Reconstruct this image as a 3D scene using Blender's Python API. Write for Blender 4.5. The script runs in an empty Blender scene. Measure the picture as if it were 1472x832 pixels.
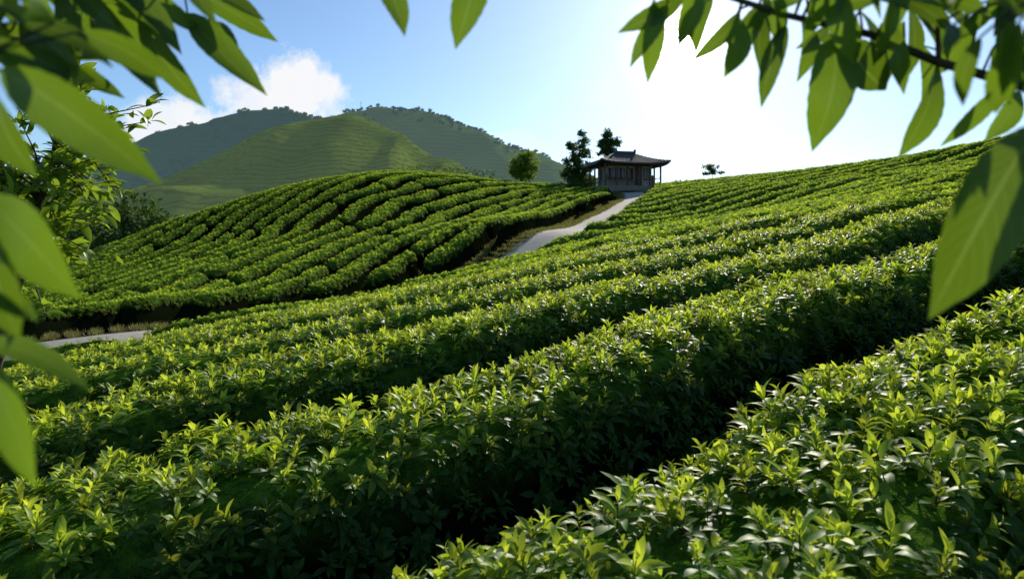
import bpy, math, random
import numpy as np
from mathutils import Vector, Matrix
random.seed(7); rng=np.random.default_rng(11)
scene=bpy.context.scene
scene.view_settings.view_transform='Standard'
scene.view_settings.look='None'
scene.view_settings.exposure=0
SUN_EL=26.0; SUN_AZ=18.0

# ------------------------------------------------------------ helpers
def new_obj(name,verts,faces,mat=None,smooth=True,parent=None):
    me=bpy.data.meshes.new(name)
    me.from_pydata(verts if isinstance(verts,list) else verts.tolist(),[],faces if isinstance(faces,list) else faces.tolist())
    if mat: me.materials.append(mat)
    if smooth: me.polygons.foreach_set('use_smooth',[True]*len(me.polygons))
    me.update()
    o=bpy.data.objects.new(name,me)
    scene.collection.objects.link(o)
    if parent: o.parent=parent
    return o
def vnoise(x,y,seed=0):
    xi=np.floor(x).astype(np.int64); yi=np.floor(y).astype(np.int64)
    xf=x-xi; yf=y-yi
    xf=xf*xf*(3-2*xf); yf=yf*yf*(3-2*yf)
    def h(a,b):
        n=(a*374761393+b*668265263+seed*974711)&0xffffffff
        n=((n^(n>>13))*1274126177)&0xffffffff
        n=(n^(n>>16))&0xffffffff
        return n/4294967295.0
    return (h(xi,yi)*(1-xf)+h(xi+1,yi)*xf)*(1-yf)+(h(xi,yi+1)*(1-xf)+h(xi+1,yi+1)*xf)*yf*1.0
def fbm(x,y,seed=0,o=4):
    a=0;s=.5;f=1
    for i in range(o):
        a=a+s*vnoise(x*f,y*f,seed+i*17); s*=.5; f*=2.03
    return a/(1-.5**o)
def hsh(a,b=0,seed=0):
    return vnoise(np.asarray(a,float)*1.0,np.asarray(b,float)*1.0,seed)
def sstep(a,b,x):
    t=np.clip((x-a)/(b-a),0,1); return t*t*(3-2*t)

# ------------------------------------------------------------ terrain (top-of-bush level control points)
HB=0.85
C=[]
for (x,y) in [(-6,3),(0,0),(6,3),(3,7),(10,7),(0,-4),(-8,-2),(8,-2),(16,12),(8,14),(14,22),(20,28),(13,34),(25,18),(-3.0,6),(-5,-6),(6,-6),(24,36)]:
    C.append((x,y,.14*x+.05*y-.75))
C+=[(-7.0,10,-1.85),(-9,12.4,-2.3),(-7,13.2,-1.9),(-12,12,-2.9),(-4.5,10,-1.2),(-2,8,-.68),(-3,12,-1.05),(0,8,-.37),(0,14,-.45),(1.4,14,-.03),(2,20,.08),(3.75,27,.72),(7,31,1.35),
 (-5.1,20,-1.3),(-.4,24,-.30),(1.8,28,1.2),(5.1,38,2.25),(8.0,48,3.65),(9.7,54,4.5),(9.7,60,5.45),(11.8,16,1.6),
 (13.4,60,5.2),(20,55,5.5),(25.7,50,5.9),(30.9,42,6.7),(15,82,2.5),(30,78,3),(48,62,6),(46,40,9),(40,20,7),(25,5,3.1),
 (-11.8,15.5,-1.62),(-9.4,16.4,-1.4),(-14,19.5,-2.2),(-25,34,-2.2),(-25.4,40,-1.1),(-23.3,48,1.7),(-18,54,4.4),(-10.6,60,6.25),(-2.2,60,5.65),(3.7,58,4.7),(7,52,3.9),
 (-12.2,28,-.94),(-7.1,30,0),(-9.9,42,2.2),(-3.1,36,1.2),(-4.1,48,3.5),(-17.4,40,.4),(1.9,44,2.5),(-16.5,26,-2.1),
 (-12,82,3),(0,84,2.5),(-35,60,-5),(-42,40,-6),(-32,20,-4.5),(-22,10,-3.9),(-30,80,-4),(-20,-5,-4)]
C=np.array(C,float)
P0=C[:,:2]/20; NC=len(P0)
def phi(r2): return 0.5*r2*np.log(r2+1e-9)
K=phi(((P0[:,None]-P0[None])**2).sum(-1))+np.eye(NC)*6e-4
A=np.zeros((NC+3,NC+3)); A[:NC,:NC]=K; A[:NC,NC]=1; A[:NC,NC+1:]=P0; A[NC,:NC]=1; A[NC+1:,:NC]=P0.T
WT=np.linalg.solve(A,np.concatenate([C[:,2],np.zeros(3)]))
def tps(x,y):
    xf=x.ravel()/20; yf=y.ravel()/20; o=np.empty(xf.size)
    for i in range(0,xf.size,60000):
        a=xf[i:i+60000]; b=yf[i:i+60000]
        r2=(a[:,None]-P0[None,:,0])**2+(b[:,None]-P0[None,:,1])**2
        o[i:i+60000]=phi(r2)@WT[:NC]+WT[NC]+a*WT[NC+1]+b*WT[NC+2]
    return o.reshape(x.shape)
def ground(x,y):
    x=np.asarray(x,float); y=np.asarray(y,float)
    r=np.hypot(x-5,y-35); w=sstep(58,105,r)
    xs=5+(x-5)*np.minimum(1,80/np.maximum(r,1e-6)); ys=35+(y-35)*np.minimum(1,80/np.maximum(r,1e-6))
    g=tps(xs,ys)-HB
    far=-12+4*fbm(x/60,y/60,5,3)
    return g*(1-w)+far*w
PATH=np.array([(-40,13),(-22,13.2),(-15,13.6),(-10.5,15.2),(-5.1,19.6),(-1.2,23.2),(1.7,27.6),(3.2,31.5),(4.4,36),(6.3,42),(8.2,48),(9.5,53),(9.9,57)],float)
for _ in range(3):
    q=[PATH[0]]
    for a,b in zip(PATH[:-1],PATH[1:]): q+= [a*.75+b*.25,a*.25+b*.75]
    q.append(PATH[-1]); PATH=np.array(q)
PATHC=PATH[::3]
if not np.allclose(PATHC[-1],PATH[-1]): PATHC=np.vstack([PATHC,PATH[-1]])
def pathd(x,y):
    best=np.full(x.shape,1e9); sg=np.ones(x.shape)
    for a,b in zip(PATHC[:-1],PATHC[1:]):
        d=b-a; L2=(d**2).sum()
        t=np.clip(((x-a[0])*d[0]+(y-a[1])*d[1])/L2,0,1)
        px=x-(a[0]+t*d[0]); py=y-(a[1]+t*d[1]); dd=np.hypot(px,py)
        cr=d[0]*(y-a[1])-d[1]*(x-a[0])
        m=dd<best; best=np.where(m,dd,best); sg=np.where(m,np.where(cr<0,1,-1),sg)
    return best*sg
HUT=(9.9,61.5)
def rowH(x,y):
    d=pathd(x,y)
    D=np.hypot(x,y)
    near=(d>0)
    w1=(fbm(x/7,y/7,3,3)-.5)*2*sstep(4,14,D)*0.8+(fbm(x/1.5,y/1.5,9,2)-.5)*.25
    PN=1.55
    s1=(-.56*x+.828*y-1.83+w1)/PN
    r1=.828*x+.56*y
    m=.45+.55*sstep(-16,2,x)
    yy=np.maximum(y-18,0); h=.13*yy+.0042*yy*yy
    w2=(fbm(x/9,y/9,23,3)-.5)*2.4+(fbm(x/1.3,y/1.3,29,2)-.5)*.26
    s2=(x-m*h+w2)/1.5
    s=np.where(near,s1,s2); r=np.where(near,r1,y+.35*x); P=np.where(near,PN,1.5)
    row=np.floor(s); t=s-row; g=np.minimum(t,1-t)*P
    L=np.where(near,7.5,6.5)
    q=r/L+hsh(row*7.3,row*1.7,41)*5+(fbm(x/1.1,y/1.1,51,2)-.5)*.10+ (t-.5)*.16
    cell=np.floor(q); c=q-cell; gc=np.minimum(c,1-c)*L
    has=(hsh(np.round(q)*3.7+row*11.1,row*5.1,61)<np.where(near,.5,.5))&(~near|(D>7.5))
    gc=np.where(has,gc+.08,9)
    g2=-np.log(np.exp(-g*9)+np.exp(-gc*9))/9
    gw=.19+.04*sstep(4,18,D)
    xx=np.clip((g2-gw)/(.36-.04*sstep(8,25,D)),0,1)
    prof=(1-(1-xx)**2.4)**.8
    hm=HB*(1+.18*(fbm(x/.9,y/.9,71,3)-.5)+.08*(hsh(cell*5.3,row*2.9,77)-.5)*sstep(6,12,D))
    H=hm*prof
    lw=.7*sstep(-4,-8,x)
    H=H*np.where(near,sstep(1.0+lw,1.6+lw,np.abs(d)),sstep(1.1,2.4,np.abs(d)+.5*(fbm(x/2,y/2,83,2)-.5)))
    H=H*sstep(4.3,6.0,np.hypot(x-HUT[0],y-HUT[1]))
    H=H*(1-sstep(70,76,y))
    return H

# ------------------------------------------------------------ materials
def mat(name):
    m=bpy.data.materials.new(name); m.use_nodes=True
    nt=m.node_tree; nt.nodes.clear()
    o=nt.nodes.new('ShaderNodeOutputMaterial')
    return m,nt,o
def N(nt,t,**k):
    nd=nt.nodes.new(t)
    for a,b in k.items():
        if a.startswith('_'): nd.inputs[a[1:]].default_value=b
        else: setattr(nd,a,b)
    return nd
def MATH(nt,op,a,b=None,clamp=False):
    nd=nt.nodes.new('ShaderNodeMath'); nd.operation=op; nd.use_clamp=clamp
    for i,v in enumerate((a,b)):
        if v is None: continue
        if isinstance(v,(int,float)): nd.inputs[i].default_value=v
        else: nt.links.new(v,nd.inputs[i])
    return nd.outputs[0]
def MIX(nt,f,a,b,bt='MIX'):
    nd=nt.nodes.new('ShaderNodeMix'); nd.data_type='RGBA'; nd.blend_type=bt
    for i,v in ((0,f),(6,a),(7,b)):
        if isinstance(v,(int,float)): nd.inputs[i].default_value=v
        elif isinstance(v,tuple): nd.inputs[i].default_value=(v+(1,))[:4]
        else: nt.links.new(v,nd.inputs[i])
    return nd.outputs[2]
def NOISE(nt,scale,detail=4,vec=None,rough=.5):
    nd=N(nt,'ShaderNodeTexNoise',_Scale=scale,_Detail=detail,_Roughness=rough)
    if vec is not None: nt.links.new(vec,nd.inputs['Vector'])
    return nd.outputs['Fac']
def RANGE(nt,v,a,b,c=0,d=1):
    nd=N(nt,'ShaderNodeMapRange'); nt.links.new(v,nd.inputs[0])
    for i,k in enumerate((a,b,c,d)): nd.inputs[i+1].default_value=k
    return nd.outputs[0]
def leafmat(name,dark,tender,trans,fac=.4,rough=.38,veins=False,patch=True,spec=.3,shoot_shade=False):
    m,nt,o=mat(name)
    at=N(nt,'ShaderNodeAttribute',attribute_name='tender')
    oi=N(nt,'ShaderNodeObjectInfo')
    geo=N(nt,'ShaderNodeNewGeometry')
    f=MATH(nt,'MULTIPLY',at.outputs['Fac'],MATH(nt,'ADD',MATH(nt,'MULTIPLY',oi.outputs['Random'],.9),.5),True)
    if patch:
        nz=NOISE(nt,.35,3,geo.outputs['Position'])
        f=MATH(nt,'ADD',f,MATH(nt,'MULTIPLY',MATH(nt,'SUBTRACT',nz,.46),.6),True)
    if shoot_shade:   # new growth on top; mature flank leaves darkened, side shade put into colour
        ins=N(nt,'ShaderNodeAttribute',attribute_name='young_lit',attribute_type='INSTANCER')
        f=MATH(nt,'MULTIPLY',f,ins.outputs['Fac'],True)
        flank_shade=MIX(nt,ins.outputs['Fac'],tuple(c*.62 for c in dark),dark)
        col=MIX(nt,f,flank_shade,tender)
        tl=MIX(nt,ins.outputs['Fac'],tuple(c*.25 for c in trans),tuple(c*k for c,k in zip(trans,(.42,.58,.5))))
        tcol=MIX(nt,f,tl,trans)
    else:
        col=MIX(nt,f,dark,tender)
        tcol=MIX(nt,f,tuple(c*.55 for c in trans),trans)
    if veins:
        uv=N(nt,'ShaderNodeUVMap'); sp=N(nt,'ShaderNodeSeparateXYZ'); nt.links.new(uv.outputs[0],sp.inputs[0])
        v=MATH(nt,'ABSOLUTE',MATH(nt,'SUBTRACT',sp.outputs[1],.5))
        mid=RANGE(nt,v,.012,.04,1,0)
        ph=MATH(nt,'SUBTRACT',MATH(nt,'MULTIPLY',sp.outputs[0],11),MATH(nt,'MULTIPLY',v,6))
        lat=MATH(nt,'ABSOLUTE',MATH(nt,'SUBTRACT',MATH(nt,'FRACT',ph),.5))
        lat=RANGE(nt,lat,.0,.09,.55,0)
        vv=MATH(nt,'MAXIMUM',mid,lat)
        col=MIX(nt,MATH(nt,'MULTIPLY',vv,.55),col,(.16,.26,.05))
        tcol=MIX(nt,MATH(nt,'MULTIPLY',vv,.6),tcol,(.34,.46,.08))
        bl=NOISE(nt,30,3,geo.outputs['Position'])
        col=MIX(nt,MATH(nt,'MULTIPLY',bl,.35),col,(.02,.06,.01))
        tcol=MIX(nt,MATH(nt,'MULTIPLY',bl,.4),tcol,tuple(c*.4 for c in trans))
    b=N(nt,'ShaderNodeBsdfPrincipled',_Roughness=rough); nt.links.new(col,b.inputs['Base Color'])
    b.inputs['Specular IOR Level'].default_value=spec
    t=N(nt,'ShaderNodeBsdfTranslucent'); nt.links.new(tcol,t.inputs[0])
    mx=N(nt,'ShaderNodeMixShader',_Fac=fac); nt.links.new(b.outputs[0],mx.inputs[1]); nt.links.new(t.outputs[0],mx.inputs[2])
    nt.links.new(mx.outputs[0],o.inputs[0])
    return m
M_tea=leafmat('tea_leaf',(.075,.20,.026),(.56,.66,.05),(.84,.92,.06),.47,.48,spec=.28,shoot_shade=True)
M_teafar=leafmat('tea_leaf_far',(.17,.34,.03),(.50,.64,.05),(.78,.92,.06),.47,.7,spec=.08,shoot_shade=True)
M_big=leafmat('branch_leaf',(.03,.09,.013),(.10,.20,.02),(.24,.40,.018),.42,.35,True,False)
M_tree=leafmat('tree_leaf',(.035,.085,.02),(.09,.16,.03),(.14,.24,.03),.3,.6,spec=.1)
def simple(name,c1,c2,scale=5,rough=.8,bump=.2,stretch=None,lo=.3,hi=.7,spec=.3):
    m,nt,o=mat(name)
    tc=N(nt,'ShaderNodeTexCoord'); vec=tc.outputs['Object']
    if stretch:
        mp=N(nt,'ShaderNodeMapping'); mp.inputs['Scale'].default_value=stretch; nt.links.new(vec,mp.inputs[0]); vec=mp.outputs[0]
    f=RANGE(nt,NOISE(nt,scale,6,vec,.6),lo,hi)
    col=MIX(nt,f,c1,c2)
    b=N(nt,'ShaderNodeBsdfPrincipled',_Roughness=rough); nt.links.new(col,b.inputs['Base Color'])
    b.inputs['Specular IOR Level'].default_value=spec
    if bump:
        bp=N(nt,'ShaderNodeBump',_Strength=bump); nt.links.new(NOISE(nt,scale*3,5,vec),bp.inputs['Height']); nt.links.new(bp.outputs[0],b.inputs['Normal'])
    nt.links.new(b.outputs[0],o.inputs[0])
    return m
m,nt,o=mat('tea_bush_body')
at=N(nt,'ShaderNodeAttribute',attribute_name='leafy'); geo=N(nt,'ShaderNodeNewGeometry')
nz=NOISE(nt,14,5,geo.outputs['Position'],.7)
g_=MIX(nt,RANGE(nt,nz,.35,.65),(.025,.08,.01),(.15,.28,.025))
col=MIX(nt,RANGE(nt,at.outputs['Fac'],.68,1.0),(.007,.011,.004),g_)  # leafless base near black: shade of row gaps put into the colour
b=N(nt,'ShaderNodeBsdfDiffuse'); nt.links.new(col,b.inputs[0])
bp=N(nt,'ShaderNodeBump',_Strength=1.0,_Distance=.08); nt.links.new(nz,bp.inputs['Height']); nt.links.new(bp.outputs[0],b.inputs['Normal'])
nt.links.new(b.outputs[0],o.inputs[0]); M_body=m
M_bark=simple('bark',(.035,.025,.018),(.09,.07,.05),20,.9,.6,stretch=(1,1,.2))
M_path=simple('path_concrete',(.36,.32,.26),(.52,.47,.39),2.5,.9,.2)
M_wood=simple('weathered_wood',(.06,.035,.022),(.15,.095,.06),6,.8,.3,stretch=(1,1,.1))
M_roof=simple('roof_tiles',(.05,.045,.042),(.11,.10,.095),5,.7,.5)
M_wall=simple('plaster_wall',(.30,.26,.21),(.48,.43,.36),3,.9,.1)
M_stone=simple('stone_base',(.14,.13,.11),(.26,.24,.20),4,.9,.4)
m,nt,o=mat('window_glass'); b=N(nt,'ShaderNodeBsdfPrincipled',_Roughness=.08); b.inputs['Base Color'].default_value=(.03,.035,.04,1); nt.links.new(b.outputs[0],o.inputs[0]); M_glass=m
m,nt,o=mat('ground_soil_grass')
geo=N(nt,'ShaderNodeNewGeometry'); pos=geo.outputs['Position']
f1=RANGE(nt,NOISE(nt,.25,5,pos),.42,.62); f2=NOISE(nt,6,6,pos,.7)
soil=MIX(nt,f2,(.03,.019,.010),(.13,.08,.045)); grass=MIX(nt,f2,(.02,.04,.01),(.09,.12,.03))
col=MIX(nt,f1,soil,grass)
b=N(nt,'ShaderNodeBsdfDiffuse'); nt.links.new(col,b.inputs[0])
bp=N(nt,'ShaderNodeBump',_Strength=.6); nt.links.new(f2,bp.inputs['Height']); nt.links.new(bp.outputs[0],b.inputs['Normal'])
nt.links.new(b.outputs[0],o.inputs[0]); M_ground=m
def mountmat(name,a,b_,stripe,haze,hf,period,wob=12):
    m,nt,o=mat(name)
    geo=N(nt,'ShaderNodeNewGeometry'); pos=geo.outputs['Position']
    sp=N(nt,'ShaderNodeSeparateXYZ'); nt.links.new(pos,sp.inputs[0])
    nz=NOISE(nt,.02,5,pos,.6); nf=NOISE(nt,.3,6,pos,.75); nm=NOISE(nt,.06,4,pos,.6)
    zz=MATH(nt,'ADD',sp.outputs[2],MATH(nt,'MULTIPLY',nz,wob))
    zz=MATH(nt,'ADD',zz,MATH(nt,'MULTIPLY',nf,1.0))
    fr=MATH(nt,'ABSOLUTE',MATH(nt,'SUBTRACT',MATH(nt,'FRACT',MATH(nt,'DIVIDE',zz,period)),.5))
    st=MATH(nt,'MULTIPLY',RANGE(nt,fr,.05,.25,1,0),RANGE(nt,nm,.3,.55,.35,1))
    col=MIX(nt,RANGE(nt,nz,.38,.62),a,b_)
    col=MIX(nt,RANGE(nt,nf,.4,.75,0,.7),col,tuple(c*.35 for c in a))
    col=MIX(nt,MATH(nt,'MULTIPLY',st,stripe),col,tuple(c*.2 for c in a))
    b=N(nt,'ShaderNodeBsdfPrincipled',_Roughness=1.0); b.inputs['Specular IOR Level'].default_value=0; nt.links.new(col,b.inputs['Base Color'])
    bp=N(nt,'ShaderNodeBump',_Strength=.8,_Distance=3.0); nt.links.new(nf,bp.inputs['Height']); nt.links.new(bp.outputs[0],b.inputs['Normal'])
    e=N(nt,'ShaderNodeEmission',_Strength=1.0); e.inputs[0].default_value=haze+(1,)  # aerial haze painted in as a constant glow over the slope
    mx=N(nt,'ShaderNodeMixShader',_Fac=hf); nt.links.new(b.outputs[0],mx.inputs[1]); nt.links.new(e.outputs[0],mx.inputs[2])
    nt.links.new(mx.outputs[0],o.inputs[0]); return m

# ------------------------------------------------------------ ground sheet
def axis(lo,hi,step,far,k):
    core=np.arange(lo,hi+step/2,step)
    g=[step]; out=[]; x=hi
    while x<far: g.append(g[-1]*k); x+=g[-1]; out.append(x)
    out2=[]; x=lo; gg=step
    while x>-far: gg*=k; x-=gg; out2.append(x)
    return np.array(out2[::-1]+list(core)+out)
def gridmesh(xs,ys,zf):
    X,Y=np.meshgrid(xs,ys); Z=zf(X,Y)
    V=np.stack([X,Y,Z],-1).reshape(-1,3); nx=len(xs); ny=len(ys)
    i=np.arange((ny-1)*(nx-1)); r=i//(nx-1); c=i%(nx-1); a=r*nx+c
    F=np.stack([a,a+1,a+nx+1,a+nx],-1)
    return V,F
V,F=gridmesh(axis(-46,58,.6,4000,1.25),axis(-8,90,.6,4000,1.25),ground)
new_obj('ground',V,F,M_ground)

# ------------------------------------------------------------ tea hedge body
Vall=[];Fall=[];Lall=[];off=0
def hedge_part(xs,ys,cut=None):
    global off
    X,Y=np.meshgrid(xs,ys); H=rowH(X,Y); G=ground(X,Y)
    Z=G+H-.06
    V=np.stack([X,Y,Z],-1).reshape(-1,3); nx=len(xs); ny=len(ys)
    i=np.arange((ny-1)*(nx-1)); r=i//(nx-1); c=i%(nx-1); a=r*nx+c
    F=np.stack([a,a+1,a+nx+1,a+nx],-1)
    Hf=H.ravel()[F].max(1); keep=Hf>.03
    cx=X.ravel()[F].mean(1); cy=Y.ravel()[F].mean(1)
    if cut: keep&=~((cx>cut[0])&(cx<cut[1])&(cy>cut[2])&(cy<cut[3]))
    keep&=(np.abs(cx)<1.0*cy+6)
    F=F[keep]; used=np.unique(F); mp=-np.ones(len(V),int); mp[used]=np.arange(len(used))
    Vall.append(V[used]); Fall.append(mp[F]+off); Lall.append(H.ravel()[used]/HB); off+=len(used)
hedge_part(np.arange(-9,12.01,.07),np.arange(-2.1,12.01,.07))
hedge_part(np.arange(-46,58.01,.16),np.arange(-6,77,.16),(-9,12,-2.1,12))
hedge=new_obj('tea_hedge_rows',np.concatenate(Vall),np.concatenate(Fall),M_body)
a=hedge.data.attributes.new('leafy','FLOAT','POINT'); a.data.foreach_set('value',np.concatenate(Lall).astype(np.float32))  # relative bush height, drives the painted dark base

# ------------------------------------------------------------ leaf & sprig meshes
class MB:
    def __init__(s): s.v=[];s.f=[];s.t=[];s.uv=[];s.mi=[]
    def leaf(s,base,tip,normal,width,tender=0,arch=.12,fold=.18,seg=5,mi=0,twist=0.0,serr=0,bend=0.0):
        b=Vector(base); t=Vector(tip); ax=t-b; L=ax.length
        if L<1e-6: return
        ax.normalize(); nn=Vector(normal); nn=nn-ax*nn.dot(ax)
        if nn.length<1e-4: nn=ax.orthogonal()
        nn.normalize(); sd=ax.cross(nn)
        i0=len(s.v)
        for k in range(seg+1):
            u=k/seg
            w=0
            if 0<u<1:
                w=width*.5*(math.sin(math.pi*u**.9)**.72)
                if u>.8: w*=1-.45*((u-.8)/.2)
            if k==0: w=width*.03
            if serr and 0<k<seg: w*=1+(.025 if k%2 else -.02)
            c=b+ax*(L*u)+nn*(arch*L*math.sin(math.pi*u)-arch*.35*L*u*u)+sd*(bend*L*math.sin(math.pi*u))
            tw=twist*(u-.5); s2=sd*math.cos(tw)+nn*math.sin(tw); n2=nn*math.cos(tw)-sd*math.sin(tw)
            s.v+= [tuple(c+s2*w+n2*fold*w),tuple(c),tuple(c-s2*w+n2*fold*w)]
            s.t+= [tender]*3
        for k in range(seg):
            a=i0+k*3
            for j in (0,1):
                s.f.append((a+j,a+j+1,a+j+4,a+j+3)); s.mi.append(mi)
                u0=k/seg;u1=(k+1)/seg;v0=j*.5;v1=j*.5+.5
                s.uv+= [(u0,v0),(u0,v1),(u1,v1),(u1,v0)]
    def tube(s,pts,rad,n=6,mi=1,tender=0):
        i0=len(s.v); pts=[Vector(p) for p in pts]
        for k,p in enumerate(pts):
            d=(pts[min(k+1,len(pts)-1)]-pts[max(k-1,0)]).normalized()
            a=d.orthogonal().normalized() if k==0 else (a-d*a.dot(d)).normalized()
            b=d.cross(a)
            for j in range(n):
                th=2*math.pi*j/n
                s.v.append(tuple(p+(a*math.cos(th)+b*math.sin(th))*rad[k])); s.t.append(tender)
        for k in range(len(pts)-1):
            for j in range(n):
                j2=(j+1)%n; A=i0+k*n
                s.f.append((A+j,A+j2,A+n+j2,A+n+j)); s.mi.append(mi); s.uv+=[(0,0)]*4
    def obj(s,name,mats,link=True):
        me=bpy.data.meshes.new(name); me.from_pydata(s.v,[],s.f)
        for m in mats: me.materials.append(m)
        me.polygons.foreach_set('material_index',s.mi)
        me.polygons.foreach_set('use_smooth',[True]*len(s.f))
        at=me.attributes.new('tender','FLOAT','POINT'); at.data.foreach_set('value',np.array(s.t,dtype=np.float32))
        uv=me.uv_layers.new(name='UVMap'); uv.data.foreach_set('uv',np.array(s.uv,dtype=np.float32).ravel())
        me.update(); o=bpy.data.objects.new(name,me)
        if link: scene.collection.objects.link(o)
        return o
def sprig(i,kind=0,sc=1.0):
    m=MB(); R=random.Random(i*13+5)
    seg=(4,3,2)[kind]
    hgt=.06*sc
    if kind==0: m.tube([(0,0,-.08*sc),(0.002,0,0),(0,.003,hgt)],[.003,.0022,.0014],3,1)
    if kind==0: whorls=[(4,.082,.028,.0,.05,0.0),(4,.074,.027,.022,.35,.3),(3,.060,.021,.042,.7,.9),(2,.042,.012,.058,1.15,1.0)]
    elif kind==1: whorls=[(4,.082,.034,.0,.1,.05),(4,.07,.032,.025,.45,.6),(2,.055,.022,.045,.95,1.0)]
    else: whorls=[(4,.08,.042,.0,.1,.35),(4,.065,.036,.025,.5,.9)]
    a0=R.random()*6
    for (cnt,L,w,z,el,td) in whorls:
        for k in range(cnt):
            a=a0+2.4*k+R.uniform(-.4,.4)+ (z*40); e=el+R.uniform(-.28,.28); l=L*sc*R.uniform(.7,1.25)
            d=Vector((math.cos(a)*math.cos(e),math.sin(a)*math.cos(e),math.sin(e)))
            b=Vector((0,0,z*sc+R.uniform(-.008,.008)*sc))+d*.004
            nrm=Vector((0,0,1))*math.cos(e)-Vector((math.cos(a),math.sin(a),0))*math.sin(e)
            m.leaf(b,b+d*l,nrm,w*sc*R.uniform(.9,1.2),min(1,max(0,td+R.uniform(-.1,.15))),R.uniform(.06,.2),R.uniform(.15,.4),seg,0,R.uniform(-.5,.5))
    return m
def template_collection(name,objs):
    c=bpy.data.collections.new(name)
    for o in objs: c.objects.link(o)
    return c
col_hi=template_collection('tea_sprigs',[sprig(i).obj('tea_sprig_%d'%i,[M_tea,M_bark],False) for i in range(9)])
col_md=template_collection('tea_sprigs_mid',[sprig(40+i,1).obj('tea_sprig_mid_%d'%i,[M_tea,M_bark],False) for i in range(5)])
col_lo=template_collection('tea_tufts',[sprig(20+i,2,1.4).obj('tea_tuft_%d'%i,[M_teafar,M_bark],False) for i in range(5)])

def scatter_obj(name,P,rot,scl,coll,seed=0,count=5,young_lit=None):
    me=bpy.data.meshes.new(name); me.from_pydata(P.tolist(),[],[])
    a=me.attributes.new('rot','FLOAT_VECTOR','POINT'); a.data.foreach_set('vector',rot.astype(np.float32).ravel())
    a=me.attributes.new('scl','FLOAT','POINT'); a.data.foreach_set('value',scl.astype(np.float32))
    if young_lit is not None:
        a=me.attributes.new('young_lit','FLOAT','POINT'); a.data.foreach_set('value',young_lit.astype(np.float32))
    o=bpy.data.objects.new(name,me); scene.collection.objects.link(o)
    ng=bpy.data.node_groups.new(name+'_gn','GeometryNodeTree')
    ng.interface.new_socket('Geometry',in_out='INPUT',socket_type='NodeSocketGeometry')
    ng.interface.new_socket('Geometry',in_out='OUTPUT',socket_type='NodeSocketGeometry')
    nd=ng.nodes; L=ng.links
    gi=nd.new('NodeGroupInput'); go=nd.new('NodeGroupOutput')
    ci=nd.new('GeometryNodeCollectionInfo'); ci.inputs['Collection'].default_value=coll
    ci.inputs['Separate Children'].default_value=True; ci.inputs['Reset Children'].default_value=True
    ip=nd.new('GeometryNodeInstanceOnPoints'); ip.inputs['Pick Instance'].default_value=True
    ra=nd.new('GeometryNodeInputNamedAttribute'); ra.data_type='FLOAT_VECTOR'; ra.inputs[0].default_value='rot'
    sa=nd.new('GeometryNodeInputNamedAttribute'); sa.data_type='FLOAT'; sa.inputs[0].default_value='scl'
    rv=nd.new('FunctionNodeRandomValue'); rv.data_type='INT'
    for s in rv.inputs:
        if s.name=='Max' and s.type=='INT': s.default_value=count-1
        if s.name=='Min' and s.type=='INT': s.default_value=0
        if s.name=='Seed': s.default_value=seed
    r2=nd.new('FunctionNodeRandomValue'); r2.data_type='FLOAT_VECTOR'
    r2.inputs[0].default_value=(0,0,0); r2.inputs[1].default_value=(0,0,6.283)
    ri=nd.new('GeometryNodeRotateInstances')
    L.new(gi.outputs[0],ip.inputs['Points']); L.new(ci.outputs[0],ip.inputs['Instance'])
    L.new([s for s in rv.outputs if s.type=='INT'][0],ip.inputs['Instance Index'])
    L.new(ra.outputs[0],ip.inputs['Rotation']); L.new(sa.outputs[0],ip.inputs['Scale'])
    L.new(ip.outputs[0],ri.inputs[0]); L.new(r2.outputs[0],ri.inputs['Rotation'])
    ri.inputs['Local Space'].default_value=True
    L.new(ri.outputs[0],go.inputs[0])
    md=o.modifiers.new('scatter','NODES'); md.node_group=ng
    return o
def scatter_pts(ymax,D0,D1,dens,smin,smax,sink,hmin,up=.6):
    xr=(-1.0*ymax-2,1.0*ymax+2); y0=-.6
    xr=(max(xr[0],-44),min(xr[1],52))
    area=(xr[1]-xr[0])*(ymax-y0); n=int(area*dens*3)
    x=rng.uniform(*xr,n); y=rng.uniform(y0,ymax,n); D=np.hypot(x,y)
    k=(D>=D0)&(D<D1)&(np.abs(x)<.82*y+2.2); x=x[k];y=y[k]
    e=.03
    H=rowH(x,y); k=H>hmin; x=x[k];y=y[k];H=H[k]
    z=H+ground(x,y)
    zx=rowH(x+e,y)+ground(x+e,y); zy=rowH(x,y+e)+ground(x,y+e)
    nx=-(zx-z)/e; ny=-(zy-z)/e; l=np.sqrt(nx*nx+ny*ny+1)
    k=rng.uniform(0,3,len(x))<np.minimum(l,3.0)
    x,y,z,nx,ny,l,H=[a[k] for a in (x,y,z,nx,ny,l,H)]
    ax=np.stack([nx/l,ny/l,1/l],-1)
    ax=ax*.65+np.array([0,0,up])+rng.normal(0,.28,ax.shape); ax/=np.linalg.norm(ax,axis=1)[:,None]
    th=np.arccos(np.clip(ax[:,2],-1,1)); ph=np.arctan2(ax[:,1],ax[:,0])
    dep=rng.uniform(0,1,len(x))**1.5*sink
    P=np.stack([x,y,z-.035-dep*np.minimum(H,1)],-1)
    rot=np.stack([np.zeros_like(th),th,ph],-1)
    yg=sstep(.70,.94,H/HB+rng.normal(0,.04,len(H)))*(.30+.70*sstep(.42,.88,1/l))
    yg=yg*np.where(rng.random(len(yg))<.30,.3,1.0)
    return P,rot,rng.uniform(smin,smax,len(x)),yg
tot=0
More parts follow.
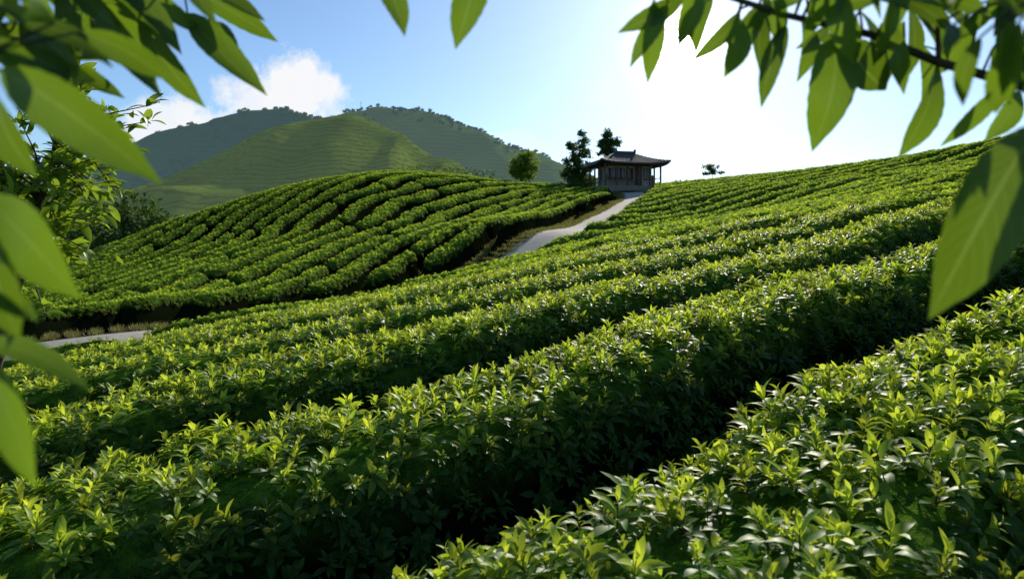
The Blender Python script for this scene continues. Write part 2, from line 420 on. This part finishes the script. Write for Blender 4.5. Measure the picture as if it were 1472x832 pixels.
for i,(ym,D0,D1,de,s0,s1,sk,c,cn,hmn) in enumerate([(5.2,0.9,5,200,.55,1.08,.06,col_hi,9,.15),(12,5,12,130,.55,.92,.06,col_md,5,.34),
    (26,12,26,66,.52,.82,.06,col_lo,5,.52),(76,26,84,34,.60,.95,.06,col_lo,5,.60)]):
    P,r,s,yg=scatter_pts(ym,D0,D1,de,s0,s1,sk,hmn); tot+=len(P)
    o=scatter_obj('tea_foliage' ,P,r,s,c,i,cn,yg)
    o.parent=hedge
print('instances',tot)

# ------------------------------------------------------------ path
def strip(name,pts,w,mat_,lift):
    pts=np.array(pts); d=np.gradient(pts,axis=0); d/=np.linalg.norm(d,axis=1)[:,None]; nrm=np.stack([-d[:,1],d[:,0]],-1)
    V=[];F=[]; K=5
    for i,(p,nn) in enumerate(zip(pts,nrm)):
        ww=w*(.62+.38*float(sstep(-8,0,p[0])))
        for j in range(K):
            q=p+nn*ww*(j/(K-1)-.5)*(1+.06*math.sin(i*.9)); V.append((q[0],q[1],0))
    V=np.array(V); V[:,2]=ground(V[:,0],V[:,1])+lift
    for i in range(len(pts)-1):
        for j in range(K-1): a=i*K+j; F.append((a,a+1,a+K+1,a+K))
    return new_obj(name,V,F,mat_)
seg=np.r_[0,np.cumsum(np.hypot(*np.diff(PATH,axis=0).T))]
t=np.arange(0,seg[-1],.5); PR=np.stack([np.interp(t,seg,PATH[:,0]),np.interp(t,seg,PATH[:,1])],-1)
strip('path',PR,1.9,M_path,.06)

n=16000; k=rng.integers(0,len(PR),n); off_=rng.normal(0,1,n); off_=np.sign(off_)*(.85+np.abs(off_)*.6)
dd=np.gradient(PR,axis=0); dd/=np.linalg.norm(dd,axis=1)[:,None]
x=PR[k,0]-dd[k,1]*off_+rng.uniform(-.1,.1,n); y=PR[k,1]+dd[k,0]*off_+rng.uniform(-.1,.1,n)
def grasstuft(i):
    m=MB(); R=random.Random(i)
    for _ in range(14):
        a=R.uniform(0,6.28); r=R.uniform(0,.08); b=(math.cos(a)*r,math.sin(a)*r,0); l=R.uniform(.06,.17)
        m.leaf(b,(b[0]+math.cos(a)*l*.5,b[1]+math.sin(a)*l*.5,l),(math.cos(a),math.sin(a),.2),.016,R.random(),.1,.1,2)
    return m
M_grass=leafmat('grass_blade',(.10,.13,.03),(.32,.26,.10),(.34,.33,.08),.35,.6)
colg=template_collection('grass_tufts',[grasstuft(i).obj('grass_tuft_%d'%i,[M_grass],False) for i in range(3)])
scatter_obj('grass_verge',np.stack([x,y,ground(x,y)-.01],-1),np.stack([rng.normal(0,.2,n),rng.normal(0,.2,n),0*x],-1),rng.uniform(.6,1.3,n),colg,5,3)

# ------------------------------------------------------------ mountains
def ridge(name,prof,Y0,wf,wb,mt,gull,seed,step=5,base=-14):
    px=np.array([p[0] for p in prof],float); pz=np.array([p[1] for p in prof],float)
    xs=np.arange(px[0],px[-1]+1,step); ys=np.arange(Y0-wf*2.2,Y0+wb*1.6,step)
    def zf(X,Y):
        r=0
        for d in (-12,-6,0,6,12): r=r+np.interp(X+d,px,pz)/5
        dy=(Y-Y0); w=np.where(dy<0,wf,wb)
        f=np.exp(-np.abs(dy/w)**1.7)
        g=(1-np.abs(2*fbm(X/70+3,Y/160,seed,3)-1))*gull-gull*.75
        z=base+(r-base)*f+g*np.clip(1-np.exp(-np.abs(dy)/60),0,1)*f**.5*2
        z+= (fbm(X/25,Y/25,seed+9,3)-.5)*5*f
        return z-6*(1-f)
    V,F=gridmesh(xs,ys,zf)
    o=new_obj(name,V,F,mt); return o,zf
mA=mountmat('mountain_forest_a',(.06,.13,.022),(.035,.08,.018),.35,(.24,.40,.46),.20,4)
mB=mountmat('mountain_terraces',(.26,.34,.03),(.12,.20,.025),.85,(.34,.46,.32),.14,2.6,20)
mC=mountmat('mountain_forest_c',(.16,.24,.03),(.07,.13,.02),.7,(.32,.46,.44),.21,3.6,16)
oB,zB=ridge('terraced_hill',[(-330,-14),(-260,-6),(-200,22),(-152,44),(-122,58),(-100,63),(-75,61),(-50,49),(-26,36),(0,22),(40,4),(90,-14)],350,110,120,mB,40,3,3)
oA,zA=ridge('mountain',[(-700,-10),(-560,10),(-460,20),(-383,35),(-331,57),(-271,77),(-227,90),(-180,100),(-154,97),(-112,83),(-60,58),(0,25),(60,-10)],520,110,120,mA,24,7,5)
oC,zC=ridge('mountain',[(-330,0),(-250,50),(-184,90),(-154,111),(-115,119),(-70,112),(-22,94),(20,77),(47,66),(80,53),(128,32),(200,5),(260,-14)],610,120,130,mC,34,13,5)

# ------------------------------------------------------------ trees
def tree(name,x,y,H,crowns,leafsz=.22,nl=2600,trunk=.13,seed=0,mt=None,sink=.1,z=None):
    R=random.Random(seed); m=MB(); z0=float(ground(np.array([x]),np.array([y]))[0])-sink if z is None else z
    pts=[];rad=[]
    for i in range(8):
        u=i/7; pts.append((math.sin(u*4+seed)*.06*H*.5,math.cos(u*3+seed)*.03*H,u*H*.93)); rad.append(trunk*(1-u*.88))
    m.tube([(pts[0][0],pts[0][1],-3)]+pts,[trunk]+rad,7,1)
    tot=sum(c[3]*c[4]**2 for c in crowns)
    for (cx,cy,cz,rz,rx) in crowns:
        zs=max(.2*H,cz-rz*1.2-.3); k=min(7,int(zs/(.93*H)*7)); s=Vector(pts[k])
        e=Vector((cx,cy,cz)); md=(s+e)/2+Vector((0,0,-.08*H*R.random()))
        m.tube([s,md,e],[trunk*.4,trunk*.25,trunk*.08],5,1)
        nn=int(nl*rz*rx*rx/tot)
        ncl=max(5,nn//45); cl=[]
        for _ in range(ncl):
            v=Vector((R.gauss(0,1),R.gauss(0,1),R.gauss(0,1))).normalized()*(R.random()**.4)
            cc=Vector((cx+v.x*rx,cy+v.y*rx,cz+v.z*rz)); cl.append(cc)
            if R.random()<.4: m.tube([e,(e+cc)/2+Vector((0,0,-.03)),cc],[trunk*.1,trunk*.06,trunk*.02],3,1)
        for _ in range(nn):
            c=R.choice(cl); s_=min(rx,rz)*.26
            p=c+Vector((R.gauss(0,s_),R.gauss(0,s_),R.gauss(0,s_*.65)))
            d=Vector((R.gauss(0,1),R.gauss(0,1),R.gauss(0,.7))).normalized(); l=leafsz*R.uniform(.6,1.3)
            m.leaf(p,p+d*l,(R.gauss(0,1),R.gauss(0,1),R.gauss(.6,1)),l*.5,R.random()*.8,.05,.1,2)
    o=m.obj(name,[mt or M_tree,M_bark]); o.location=(x,y,z0); return o
M_tree2=leafmat('tree_leaf_light',(.08,.17,.02),(.20,.30,.03),(.36,.52,.04),.4,.6,spec=.1)
tree('broadleaf_tree',1.0,66,4.9,[(0,0,3.4,1.0,1.3),(.5,.1,4.1,.7,.8),(-.6,0,3.0,.8,.9),(.7,0,2.9,.7,.8),(0,0,4.4,.5,.6),(0,0,2.2,.8,1.0)],.24,4600,.1,3,M_tree2,z=4.0)
tree('pine_tree',6.2,66,6.5,[(.2,0,6.1,.4,.55),(.6,0,5.4,.45,.75),(-.5,0,4.9,.45,.8),(.45,0,4.3,.5,1.0),(-.5,0,3.6,.5,1.0),(.3,0,3.0,.6,1.2),(-.4,0,2.3,.6,1.2),(.4,0,1.6,.6,1.5)],.24,8500,.12,5,z=4.2)
tree('pine_tree',9.2,67,6.6,[(0,0,6.1,.5,.6),(.35,0,5.4,.5,.8),(-.4,0,5.2,.5,.75),(0,0,4.5,.4,.9),(.2,0,3.6,.4,.8)],.24,4600,.11,9,z=4.3)
tree('shrub',5.4,63,1.6,[(0,0,.7,.6,1.0),(-1.0,.3,.5,.5,.8),(.9,0,.6,.5,.8)],.17,1800,.07,11)
tree('shrub',17.8,62,3.0,[(0,0,2.6,.35,.75),(.45,0,2.2,.3,.6),(-.35,0,2.1,.3,.55)],.18,1100,.06,12)
tree('broadleaf_tree',-62,112,20,[(0,0,12,5,6),(5,0,10,4,5),(-5,0,10,4,5),(0,0,16,3,4),(9,2,8,3,4),(0,0,6,4,6)],1.0,4500,.4,21,z=-10)
tree('broadleaf_tree',-78,120,20,[(0,0,12,5,7),(6,0,10,4,5),(-6,0,11,4,5),(0,0,15,3,4),(0,0,6,4,7)],1.0,4500,.4,22,z=-10)
tree('broadleaf_tree',-50,118,13,[(0,0,7,4,5),(4,0,5,3,4),(-4,0,6,3,4)],1.0,2500,.3,23,z=-10)
def small_tree(i):
    m=MB(); R=random.Random(i+50)
    m.tube([(0,0,-1),(0,0,3)],[.25,.1],4,1)
    for _ in range(70):
        v=Vector((R.gauss(0,1),R.gauss(0,1),R.gauss(0,.8))); v=v.normalized()*R.random()**.5
        p=Vector((v.x*1.9,v.y*1.9,3.0+v.z*1.4)); d=Vector((R.gauss(0,1),R.gauss(0,1),R.gauss(0,.5))).normalized()
        m.leaf(p,p+d*1.3,(R.gauss(0,1),R.gauss(0,1),1),.9,R.random(),.05,.1,2)
    return m
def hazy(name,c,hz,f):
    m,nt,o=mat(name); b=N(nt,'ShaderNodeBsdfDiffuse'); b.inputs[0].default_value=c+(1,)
    e=N(nt,'ShaderNodeEmission'); e.inputs[0].default_value=hz+(1,); mx=N(nt,'ShaderNodeMixShader',_Fac=f)  # distance haze mixed into the material as emission
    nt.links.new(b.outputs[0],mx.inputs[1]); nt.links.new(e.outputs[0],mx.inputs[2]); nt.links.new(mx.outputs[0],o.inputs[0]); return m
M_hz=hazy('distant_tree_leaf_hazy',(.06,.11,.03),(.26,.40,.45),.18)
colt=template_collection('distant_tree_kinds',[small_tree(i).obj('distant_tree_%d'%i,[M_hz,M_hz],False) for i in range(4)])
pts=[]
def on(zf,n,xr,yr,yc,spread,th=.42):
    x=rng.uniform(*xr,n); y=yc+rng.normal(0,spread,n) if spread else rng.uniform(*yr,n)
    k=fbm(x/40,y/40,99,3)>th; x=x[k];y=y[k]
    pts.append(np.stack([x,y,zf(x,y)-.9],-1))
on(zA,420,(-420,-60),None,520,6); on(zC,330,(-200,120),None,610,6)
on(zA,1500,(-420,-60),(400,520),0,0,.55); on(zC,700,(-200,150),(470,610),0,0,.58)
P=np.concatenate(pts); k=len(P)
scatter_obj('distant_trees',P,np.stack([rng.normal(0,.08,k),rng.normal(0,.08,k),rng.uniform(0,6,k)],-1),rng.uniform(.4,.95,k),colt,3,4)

# ------------------------------------------------------------ utility poles on hill ridge
def pole(x,y,z,h,k):
    m=MB(); m.tube([(0,0,-1),(0,0,h)],[.16,.09],6,0)
    m.tube([(-.8,0,h-.6),(.8,0,h-.6)],[.06,.06],4,0)
    o=m.obj('utility_pole',[M_pole]); o.location=(x,y,z)
M_pole=hazy('pole_paint_hazy',(.25,.26,.25),(.4,.5,.55),.1)
for i in range(12):
    x=-76+i*5.5; y=350-i*2; pole(x,y,float(zB(np.array([x]),np.array([y]))[0]),5 if i else 10,i)

# ------------------------------------------------------------ tea house
hut=bpy.data.objects.new('tea_house',None); scene.collection.objects.link(hut)
hz=float(ground(np.array([HUT[0]]),np.array([HUT[1]-2]))[0])
hut.location=(HUT[0]+.05,HUT[1],hz+.25); hut.rotation_euler=(0,0,math.radians(14)); hut.scale=(.93,.93,1.02)
def box(name,c,s,mt,rot=0,bev=.01):
    import bmesh
    bm=bmesh.new(); bmesh.ops.create_cube(bm,size=1); bmesh.ops.scale(bm,vec=s,verts=bm.verts)
    if bev: bmesh.ops.bevel(bm,geom=bm.edges[:],offset=min(bev,min(s)*.2),segments=1,affect='EDGES')
    me=bpy.data.meshes.new(name); bm.to_mesh(me); bm.free(); me.materials.append(mt)
    o=bpy.data.objects.new(name,me); scene.collection.objects.link(o); o.location=c; o.rotation_euler=(0,0,rot); o.parent=hut; return o
box('stone_platform',(0,0,-.45),(6.0,4.6,1.2),M_stone)
box('wall_core',(0.1,.3,1.05),(4.3,2.9,1.8),M_wall)
W2,D2=2.75,2.0
for i in range(6):
    for sy in (-1,1):
        box('column_%d_%d'%(i,sy),(-W2+i*W2*2/5,sy*D2,1.1),(.14,.14,1.9),M_wood)
for sx in (-1,1):
    for j in range(1,3): box('side_column_%d_%d'%(sx,j),(sx*W2,-D2+j*D2*2/3,1.1),(.14,.14,1.9),M_wood)
box('front_beam',(0,-D2,2.0),(5.7,.11,.2),M_wood); box('back_beam',(0,D2,2.0),(5.7,.11,.2),M_wood)
for k in (.5,.85):
    box('rail_front_%d'%(k*100),(-.9,-D2,k),(3.6,.05,.06),M_wood)
    for sx in (-1,1): box('rail_side_%d_%d'%(sx,k*100),(sx*W2,0,k),(.05,3.9,.06),M_wood)
for i in range(22): box('baluster_%d'%i,(-2.65+i*.165,-D2,.5),(.035,.035,.66),M_wood,0,0)
for i in range(5):
    x=-1.75+i*.88
    if i==3: box('door',(x,-1.17,1.0),(.72,.05,1.75),M_wood)
    else:
        box('window_pane_%d'%i,(x,-1.165,1.2),(.6,.04,.85),M_glass)
        box('window_frame_top_%d'%i,(x,-1.19,1.66),(.72,.08,.07),M_wood); box('window_frame_bottom_%d'%i,(x,-1.19,.74),(.72,.08,.07),M_wood)
        for s_ in (-1,1): box('window_jamb_%d_%d'%(i,s_),(x+s_*.33,-1.19,1.2),(.06,.08,.85),M_wood)
        box('window_mullion_%d'%i,(x,-1.195,1.2),(.035,.05,.85),M_wood)
for i in range(2):
    y=-.4+i*1.3
    for sx in (-1,1):
        box('side_window_%d_%d'%(sx,i),(.1+sx*2.16,y,1.2),(.04,.7,.85),M_glass)
def roof(name,ex,ey,rx,z0,z1,mt,th=.12):
    nu=12
    V=[];F=[]
    lv=7
    for l in range(lv):
        t=l/(lv-1)
        zc=z0+(z1-z0)*(t**1.35*.6+t*.4)
        hx=ex+(rx-ex)*t; hy=ey+(0.04-ey)*t
        per=[]
        for side in range(4):
            for k in range(nu):
                u=k/nu*2-1
                if side==0: p=(u*hx,-hy)
                elif side==1: p=(hx,u*hy)
                elif side==2: p=(-u*hx,hy)
                else: p=(-hx,-u*hy)
                lift=.28*abs(u)**4*(1-t)**2
                per.append((p[0],p[1],zc+lift))
        V+=per
    M=nu*4
    for l in range(lv-1):
        for k in range(M): a=l*M+k;b=l*M+(k+1)%M; F.append((a,b,b+M,a+M))
    F.append(tuple(range((lv-1)*M,lv*M)))
    base=len(V); V+=[(x,y,z-th) for x,y,z in V[:M]]
    for k in range(M): F.append((base+k,base+(k+1)%M,(k+1)%M,k))
    F.append(tuple(base+k for k in range(M))[::-1])
    return new_obj(name,V,F,mt,False,hut)
roof('roof',3.45,2.75,.95,2.06,3.15,M_roof)
box('roof_ridge',(0,0,3.21),(2.1,.2,.16),M_roof)
for sx in (-1,1):
    box('ridge_end_%d'%sx,(sx*1.05,0,3.3),(.16,.2,.3),M_roof)
for i in range(27):
    x=-3.2+i*6.4/26
    tm=min(1,max(0,(3.45-abs(x))/(3.45-.95)))
    m=MB(); L=8; pp=[]
    for k in range(L):
        tt=tm*k/(L-1); hx=3.45+(.95-3.45)*tt; u=x/hx; zc=2.06+1.09*(tt**1.35*.6+tt*.4)+.28*abs(u)**4*(1-tt)**2
        pp.append((x,-(2.75+(.04-2.75)*tt),zc+.015))
    if tm>.05:
        m.tube(pp,[.035]*L,5,0); o=m.obj('roof_rib_%d'%i,[M_roof]); o.parent=hut
z=float(ground(np.array([10.6]),np.array([54.]))[0])
m=MB(); m.tube([(0,0,-.2),(0,0,1.5),(0,0,1.55)],[.1,.09,.02],8,0); m.tube([(-.28,-.02,1.25),(.28,-.02,1.25)],[.05,.05],4,0); o=m.obj('wooden_post',[M_wood]); o.location=(10.9,54,z)

def hedgebar(name,p0,p1,w,h,seed):
    n=int(np.hypot(p1[0]-p0[0],p1[1]-p0[1])/.12); R=np.random.default_rng(seed)
    m=MB(); p0=np.array(p0,float);p1=np.array(p1,float); d=(p1-p0)/np.linalg.norm(p1-p0); nn=np.array([-d[1],d[0]])
    N_=n*9; t=R.random(N_); a=R.uniform(-w/2,w/2,N_); b=R.random(N_)**.6*h
    q=p0+(p1-p0)*t[:,None]+nn*a[:,None]; z=ground(q[:,0],q[:,1])+b
    for i in range(N_):
        dd=R.normal(0,1,3); dd/=np.linalg.norm(dd); p=np.array([q[i,0],q[i,1],z[i]])
        m.leaf(tuple(p),tuple(p+dd*.2),tuple(R.normal(0,1,3)),.12,R.random()*.3,.05,.1,2)
    return m.obj(name,[M_tree,M_bark])
hedgebar('clipped_hedge',(-10.5,63),(-1.5,61.5),1.0,1.5,1)
hedgebar('clipped_hedge',(14.2,61.5),(18.5,61),.9,1.3,2)

# ------------------------------------------------------------ overhanging branches near the camera
def branch(name,twigs,leaves,clusters,seed):
    m=MB(); R=random.Random(seed)
    for pts,r0,r1 in twigs:
        k=len(pts); m.tube(pts,[r0+(r1-r0)*i/(k-1) for i in range(k)],7,1)
    allp=[]
    for pts,_,_ in twigs:
        for a,b in zip(pts[:-1],pts[1:]):
            for i in range(12): allp.append(Vector(a).lerp(Vector(b),i/12))
    def put(B,T,w,td,gentle=False):
        B=Vector(B);T=Vector(T)
        nrm=Vector((R.uniform(-.6,.6),-1,R.uniform(-.1,.8))); ar=R.uniform(.04,.14); fo=R.uniform(.15,.5); tw=R.uniform(-.8,.8); be=R.uniform(-.09,.09)
        if gentle: nrm=Vector((.1,-1,.25)); ar=.05; fo=.30; tw=.25; be=.04
        q=min(allp,key=lambda p:(p-B).length)
        mid=(q+B)/2+Vector((0,0,.006)); m.tube([q,mid,B],[.0016,.0013,.001],5,1)
        m.leaf(B,T,nrm,w,td,ar,fo,18,0,tw,1,be)
    for lf in leaves: put(*lf)
    for (n,p0,p1,dirv,l0,l1) in clusters:
        for i in range(n):
            t=R.random(); B=Vector(p0).lerp(Vector(p1),t)+Vector((R.gauss(0,.012),R.gauss(0,.05),R.gauss(0,.012)))
            d=(Vector(dirv)+Vector((R.gauss(0,.4),R.gauss(0,.35),R.gauss(0,.35)))).normalized(); l=R.uniform(l0,l1)
            put(B,B+d*l,l*R.uniform(.22,.32),R.random()*.8)
    return m.obj(name,[M_big,M_bark])
branch('overhanging_branch',
 [([(-.75,.7,.40),(-.6,.72,.33),(-.48,.74,.285),(-.37,.78,.285),(-.30,.8,.30)],.006,.0015),
  ([(-.6,.72,.33),(-.52,.6,.2),(-.43,.5,.13),(-.36,.44,.09),(-.33,.42,.0),(-.325,.42,-.1)],.004,.0015),
  ([(-.6,.72,.33),(-.55,.72,.25),(-.52,.75,.2),(-.47,.75,.17)],.004,.0015)],
 [((-.373,.8,.264),(-.281,.8,.172),.034,.4),((-.331,.45,.112),(-.229,.45,.038),.034,.4),((-.318,.42,.029),(-.261,.42,-.034),.034,.6),
  ((-.322,.42,-.059),(-.255,.42,-.088),.015,.4),((-.306,.4,-.062),(-.274,.4,-.142),.022,1.0),((-.322,.42,-.021),(-.286,.42,-.047),.016,.5),
  ((-.424,.7,.224),(-.353,.7,.147),.024,.2),((-.402,.75,.24),(-.331,.75,.146),.028,.3),((-.373,.5,.11),(-.343,.5,.047),.03,.2),
  ((-.322,.42,.02),(-.30,.42,-.06),.03,.2)],
 [(34,(-.58,.72,.31),(-.36,.78,.285),(.7,0,-.5),.07,.12),(18,(-.56,.68,.24),(-.47,.75,.18),(.6,0,-.5),.06,.10),(9,(-.40,.48,.19),(-.32,.45,.15),(.7,0,-.6),.05,.08)],5)
branch('overhanging_branch',
 [([(.70,.76,.14),(.648,.75,.15),(.552,.75,.169),(.46,.75,.195),(.386,.75,.225),(.288,.75,.2475),(.198,.75,.2775),(.1,.73,.30)],.007,.002),
  ([(.46,.75,.195),(.44,.72,.24),(.40,.7,.29)],.003,.0015),
  ([(.1,.73,.30),(0,.71,.30),(-.14,.7,.28)],.002,.001),
  ([(.648,.75,.15),(.55,.6,.13),(.45,.52,.12),(.385,.5,.09)],.004,.0015),
  ([(.648,.75,.15),(.5,.55,.22),(.36,.46,.17)],.004,.0015)],
 [((.168,.75,.258),(.127,.75,.189),.02,.6),((.187,.75,.268),(.114,.75,.2265),.022,.3),((.243,.75,.245),(.2295,.75,.1785),.027,.9),
  ((.2955,.75,.235),(.269,.75,.146),.022,.1),((.348,.75,.23),(.323,.75,.099),.046,.6),((.359,.75,.2175),(.404,.75,.165),.045,.0),
  ((.457,.75,.199),(.419,.75,.0915),.038,.5),((.528,.75,.1655),(.463,.75,.1035),.022,.9),((.547,.75,.165),(.509,.75,.109),.022,1.0),
  ((.377,.5,.085),(.301,.5,-.055),.056,.15,True),((.153,.75,.2625),(.147,.75,.1725),.024,.8),((-.137,.7,.272),(-.108,.7,.208),.024,.3),((-.032,.7,.29),(-.057,.7,.195),.034,.5)],
 [(16,(.198,.75,.285),(.386,.75,.25),(-.3,0,-.8),.05,.09),(16,(.30,.75,.27),(.46,.72,.24),(-.2,0,-.7),.06,.10),(18,(.44,.7,.30),(.56,.72,.22),(-.1,0,-.9),.06,.10),
  (16,(.28,.45,.19),(.36,.46,.15),(.1,0,-.4),.05,.07)],9)
def leafy(name,x,y,z0,seed):
    m=MB(); R=random.Random(seed); g=float(ground(np.array([x]),np.array([y]))[0])
    top=Vector((x+.15,y,z0+.15)); m.tube([(x-.25,y,g-.1),(x-.2,y,(g+z0)/2),(x,y,z0-.3),top],[.035,.03,.02,.006],8,1)
    for b in range(90):
        t=R.uniform(.0,1); s=Vector((x-.1,y,z0-.6)).lerp(top,t)
        d=Vector((R.gauss(.1,.8),R.gauss(0,.7),R.gauss(.35,.5))).normalized(); L=R.uniform(.22,.48)
        e=s+d*L; m.tube([s,(s+e)/2+Vector((0,0,.03)),e],[.006,.004,.002],4,1)
        for k in range(16):
            u=R.uniform(.35,1.05); p=s+d*L*u; dd=(d*.6+Vector((R.gauss(0,.8),R.gauss(0,.8),R.gauss(0,.5)))).normalized()
            l=R.uniform(.06,.11); m.leaf(p,p+dd*l,(R.gauss(0,.5),R.gauss(0,.5),1),l*.36,R.random(),.1,.25,5,0,R.uniform(-.5,.5))
    return m.obj(name,[M_small,M_bark])
M_small=leafmat('small_tree_leaf',(.09,.19,.03),(.28,.40,.04),(.48,.68,.04),.45,.4,False,False)
leafy('small_tree',-2.2,3.2,.40,4)

# ------------------------------------------------------------ world
w=bpy.data.worlds.new('World'); scene.world=w; w.use_nodes=True; nt=w.node_tree; nt.nodes.clear()
out=N(nt,'ShaderNodeOutputWorld'); bg=N(nt,'ShaderNodeBackground',_Strength=.15)
sky=N(nt,'ShaderNodeTexSky'); sky.sky_type='NISHITA'; sky.sun_disc=False
sky.sun_elevation=math.radians(SUN_EL); sky.sun_rotation=math.radians(SUN_AZ); sky.air_density=1.0; sky.dust_density=.2; sky.ozone_density=2.0
tc=N(nt,'ShaderNodeTexCoord'); dr=tc.outputs['Generated']
sv=Vector((.249,1,.285)).normalized()
dp=N(nt,'ShaderNodeVectorMath',operation='DOT_PRODUCT'); nt.links.new(dr,dp.inputs[0]); dp.inputs[1].default_value=sv
ang=MATH(nt,'ARCCOSINE',MATH(nt,'MINIMUM',dp.outputs['Value'],1.0))
halo=MATH(nt,'MULTIPLY',MATH(nt,'EXPONENT',MATH(nt,'MULTIPLY',ang,-5.6)),3.6)
cr=MATH(nt,'DIVIDE',ang,.035); core=MATH(nt,'MULTIPLY',MATH(nt,'EXPONENT',MATH(nt,'MULTIPLY',MATH(nt,'MULTIPLY',cr,cr),-1.0)),90.0)
gl=MATH(nt,'ADD',halo,core)
gc=MIX(nt,1.0,(1.0,.95,.84),(1,1,1),'MULTIPLY')
vm=N(nt,'ShaderNodeVectorMath',operation='SCALE'); nt.links.new(gc,vm.inputs[0]); nt.links.new(gl,vm.inputs['Scale'])
skc=MIX(nt,1.0,sky.outputs[0],(.64,.755,.87),'MULTIPLY')
cur=MIX(nt,1.0,skc,vm.outputs[0],'ADD')
n1=NOISE(nt,16,8,dr,.62)
def cloud(c,r,stretch):
    sb=N(nt,'ShaderNodeVectorMath',operation='SUBTRACT'); nt.links.new(dr,sb.inputs[0]); sb.inputs[1].default_value=Vector(c).normalized()
    ml=N(nt,'ShaderNodeVectorMath',operation='MULTIPLY'); nt.links.new(sb.outputs[0],ml.inputs[0]); ml.inputs[1].default_value=(1/r,1/r,stretch/r)
    ln=N(nt,'ShaderNodeVectorMath',operation='LENGTH'); nt.links.new(ml.outputs[0],ln.inputs[0])
    v=MATH(nt,'SUBTRACT',1.0,ln.outputs['Value'])
    return MATH(nt,'ADD',v,MATH(nt,'MULTIPLY',MATH(nt,'SUBTRACT',n1,.5),2.6))
cs=[cloud((-.305,1,.205),.065,1.0),cloud((-.37,1,.195),.06,1.3),cloud((-.50,1,.165),.075,1.6),cloud((-.42,1,.165),.07,2.2),cloud((.15,1,.215),.05,2.4),cloud((.28,1,.125),.08,3),cloud((-.01,1,.14),.08,3)]
amt=[.97,.85,.85,.7,.45,.4,.35]
for c,a in zip(cs,amt):
    f=MATH(nt,'MULTIPLY',RANGE(nt,c,.0,.45),a,True)
    cur=MIX(nt,f,cur,(6.3,6.35,6.45))
nt.links.new(cur,bg.inputs[0]); nt.links.new(bg.outputs[0],out.inputs[0])

# ------------------------------------------------------------ sun
sl=bpy.data.lights.new('sun','SUN'); sl.energy=5; sl.angle=math.radians(.5); sl.color=(1,.92,.77)
so=bpy.data.objects.new('sun',sl); scene.collection.objects.link(so)
el=math.radians(SUN_EL); az=math.radians(SUN_AZ)
d=Vector((math.sin(az)*math.cos(el),math.cos(az)*math.cos(el),math.sin(el)))
so.rotation_euler=d.to_track_quat('Z','Y').to_euler()

# ------------------------------------------------------------ camera
cd=bpy.data.cameras.new('camera'); co=bpy.data.objects.new('camera',cd); scene.collection.objects.link(co)
co.location=(0,0,0); co.rotation_euler=(math.radians(90),0,0)
cd.sensor_width=36; cd.lens=24.46; cd.shift_y=-66/1472; cd.clip_start=.02; cd.clip_end=9000
cd.dof.use_dof=True; cd.dof.focus_distance=4.0; cd.dof.aperture_fstop=5.0
scene.camera=co
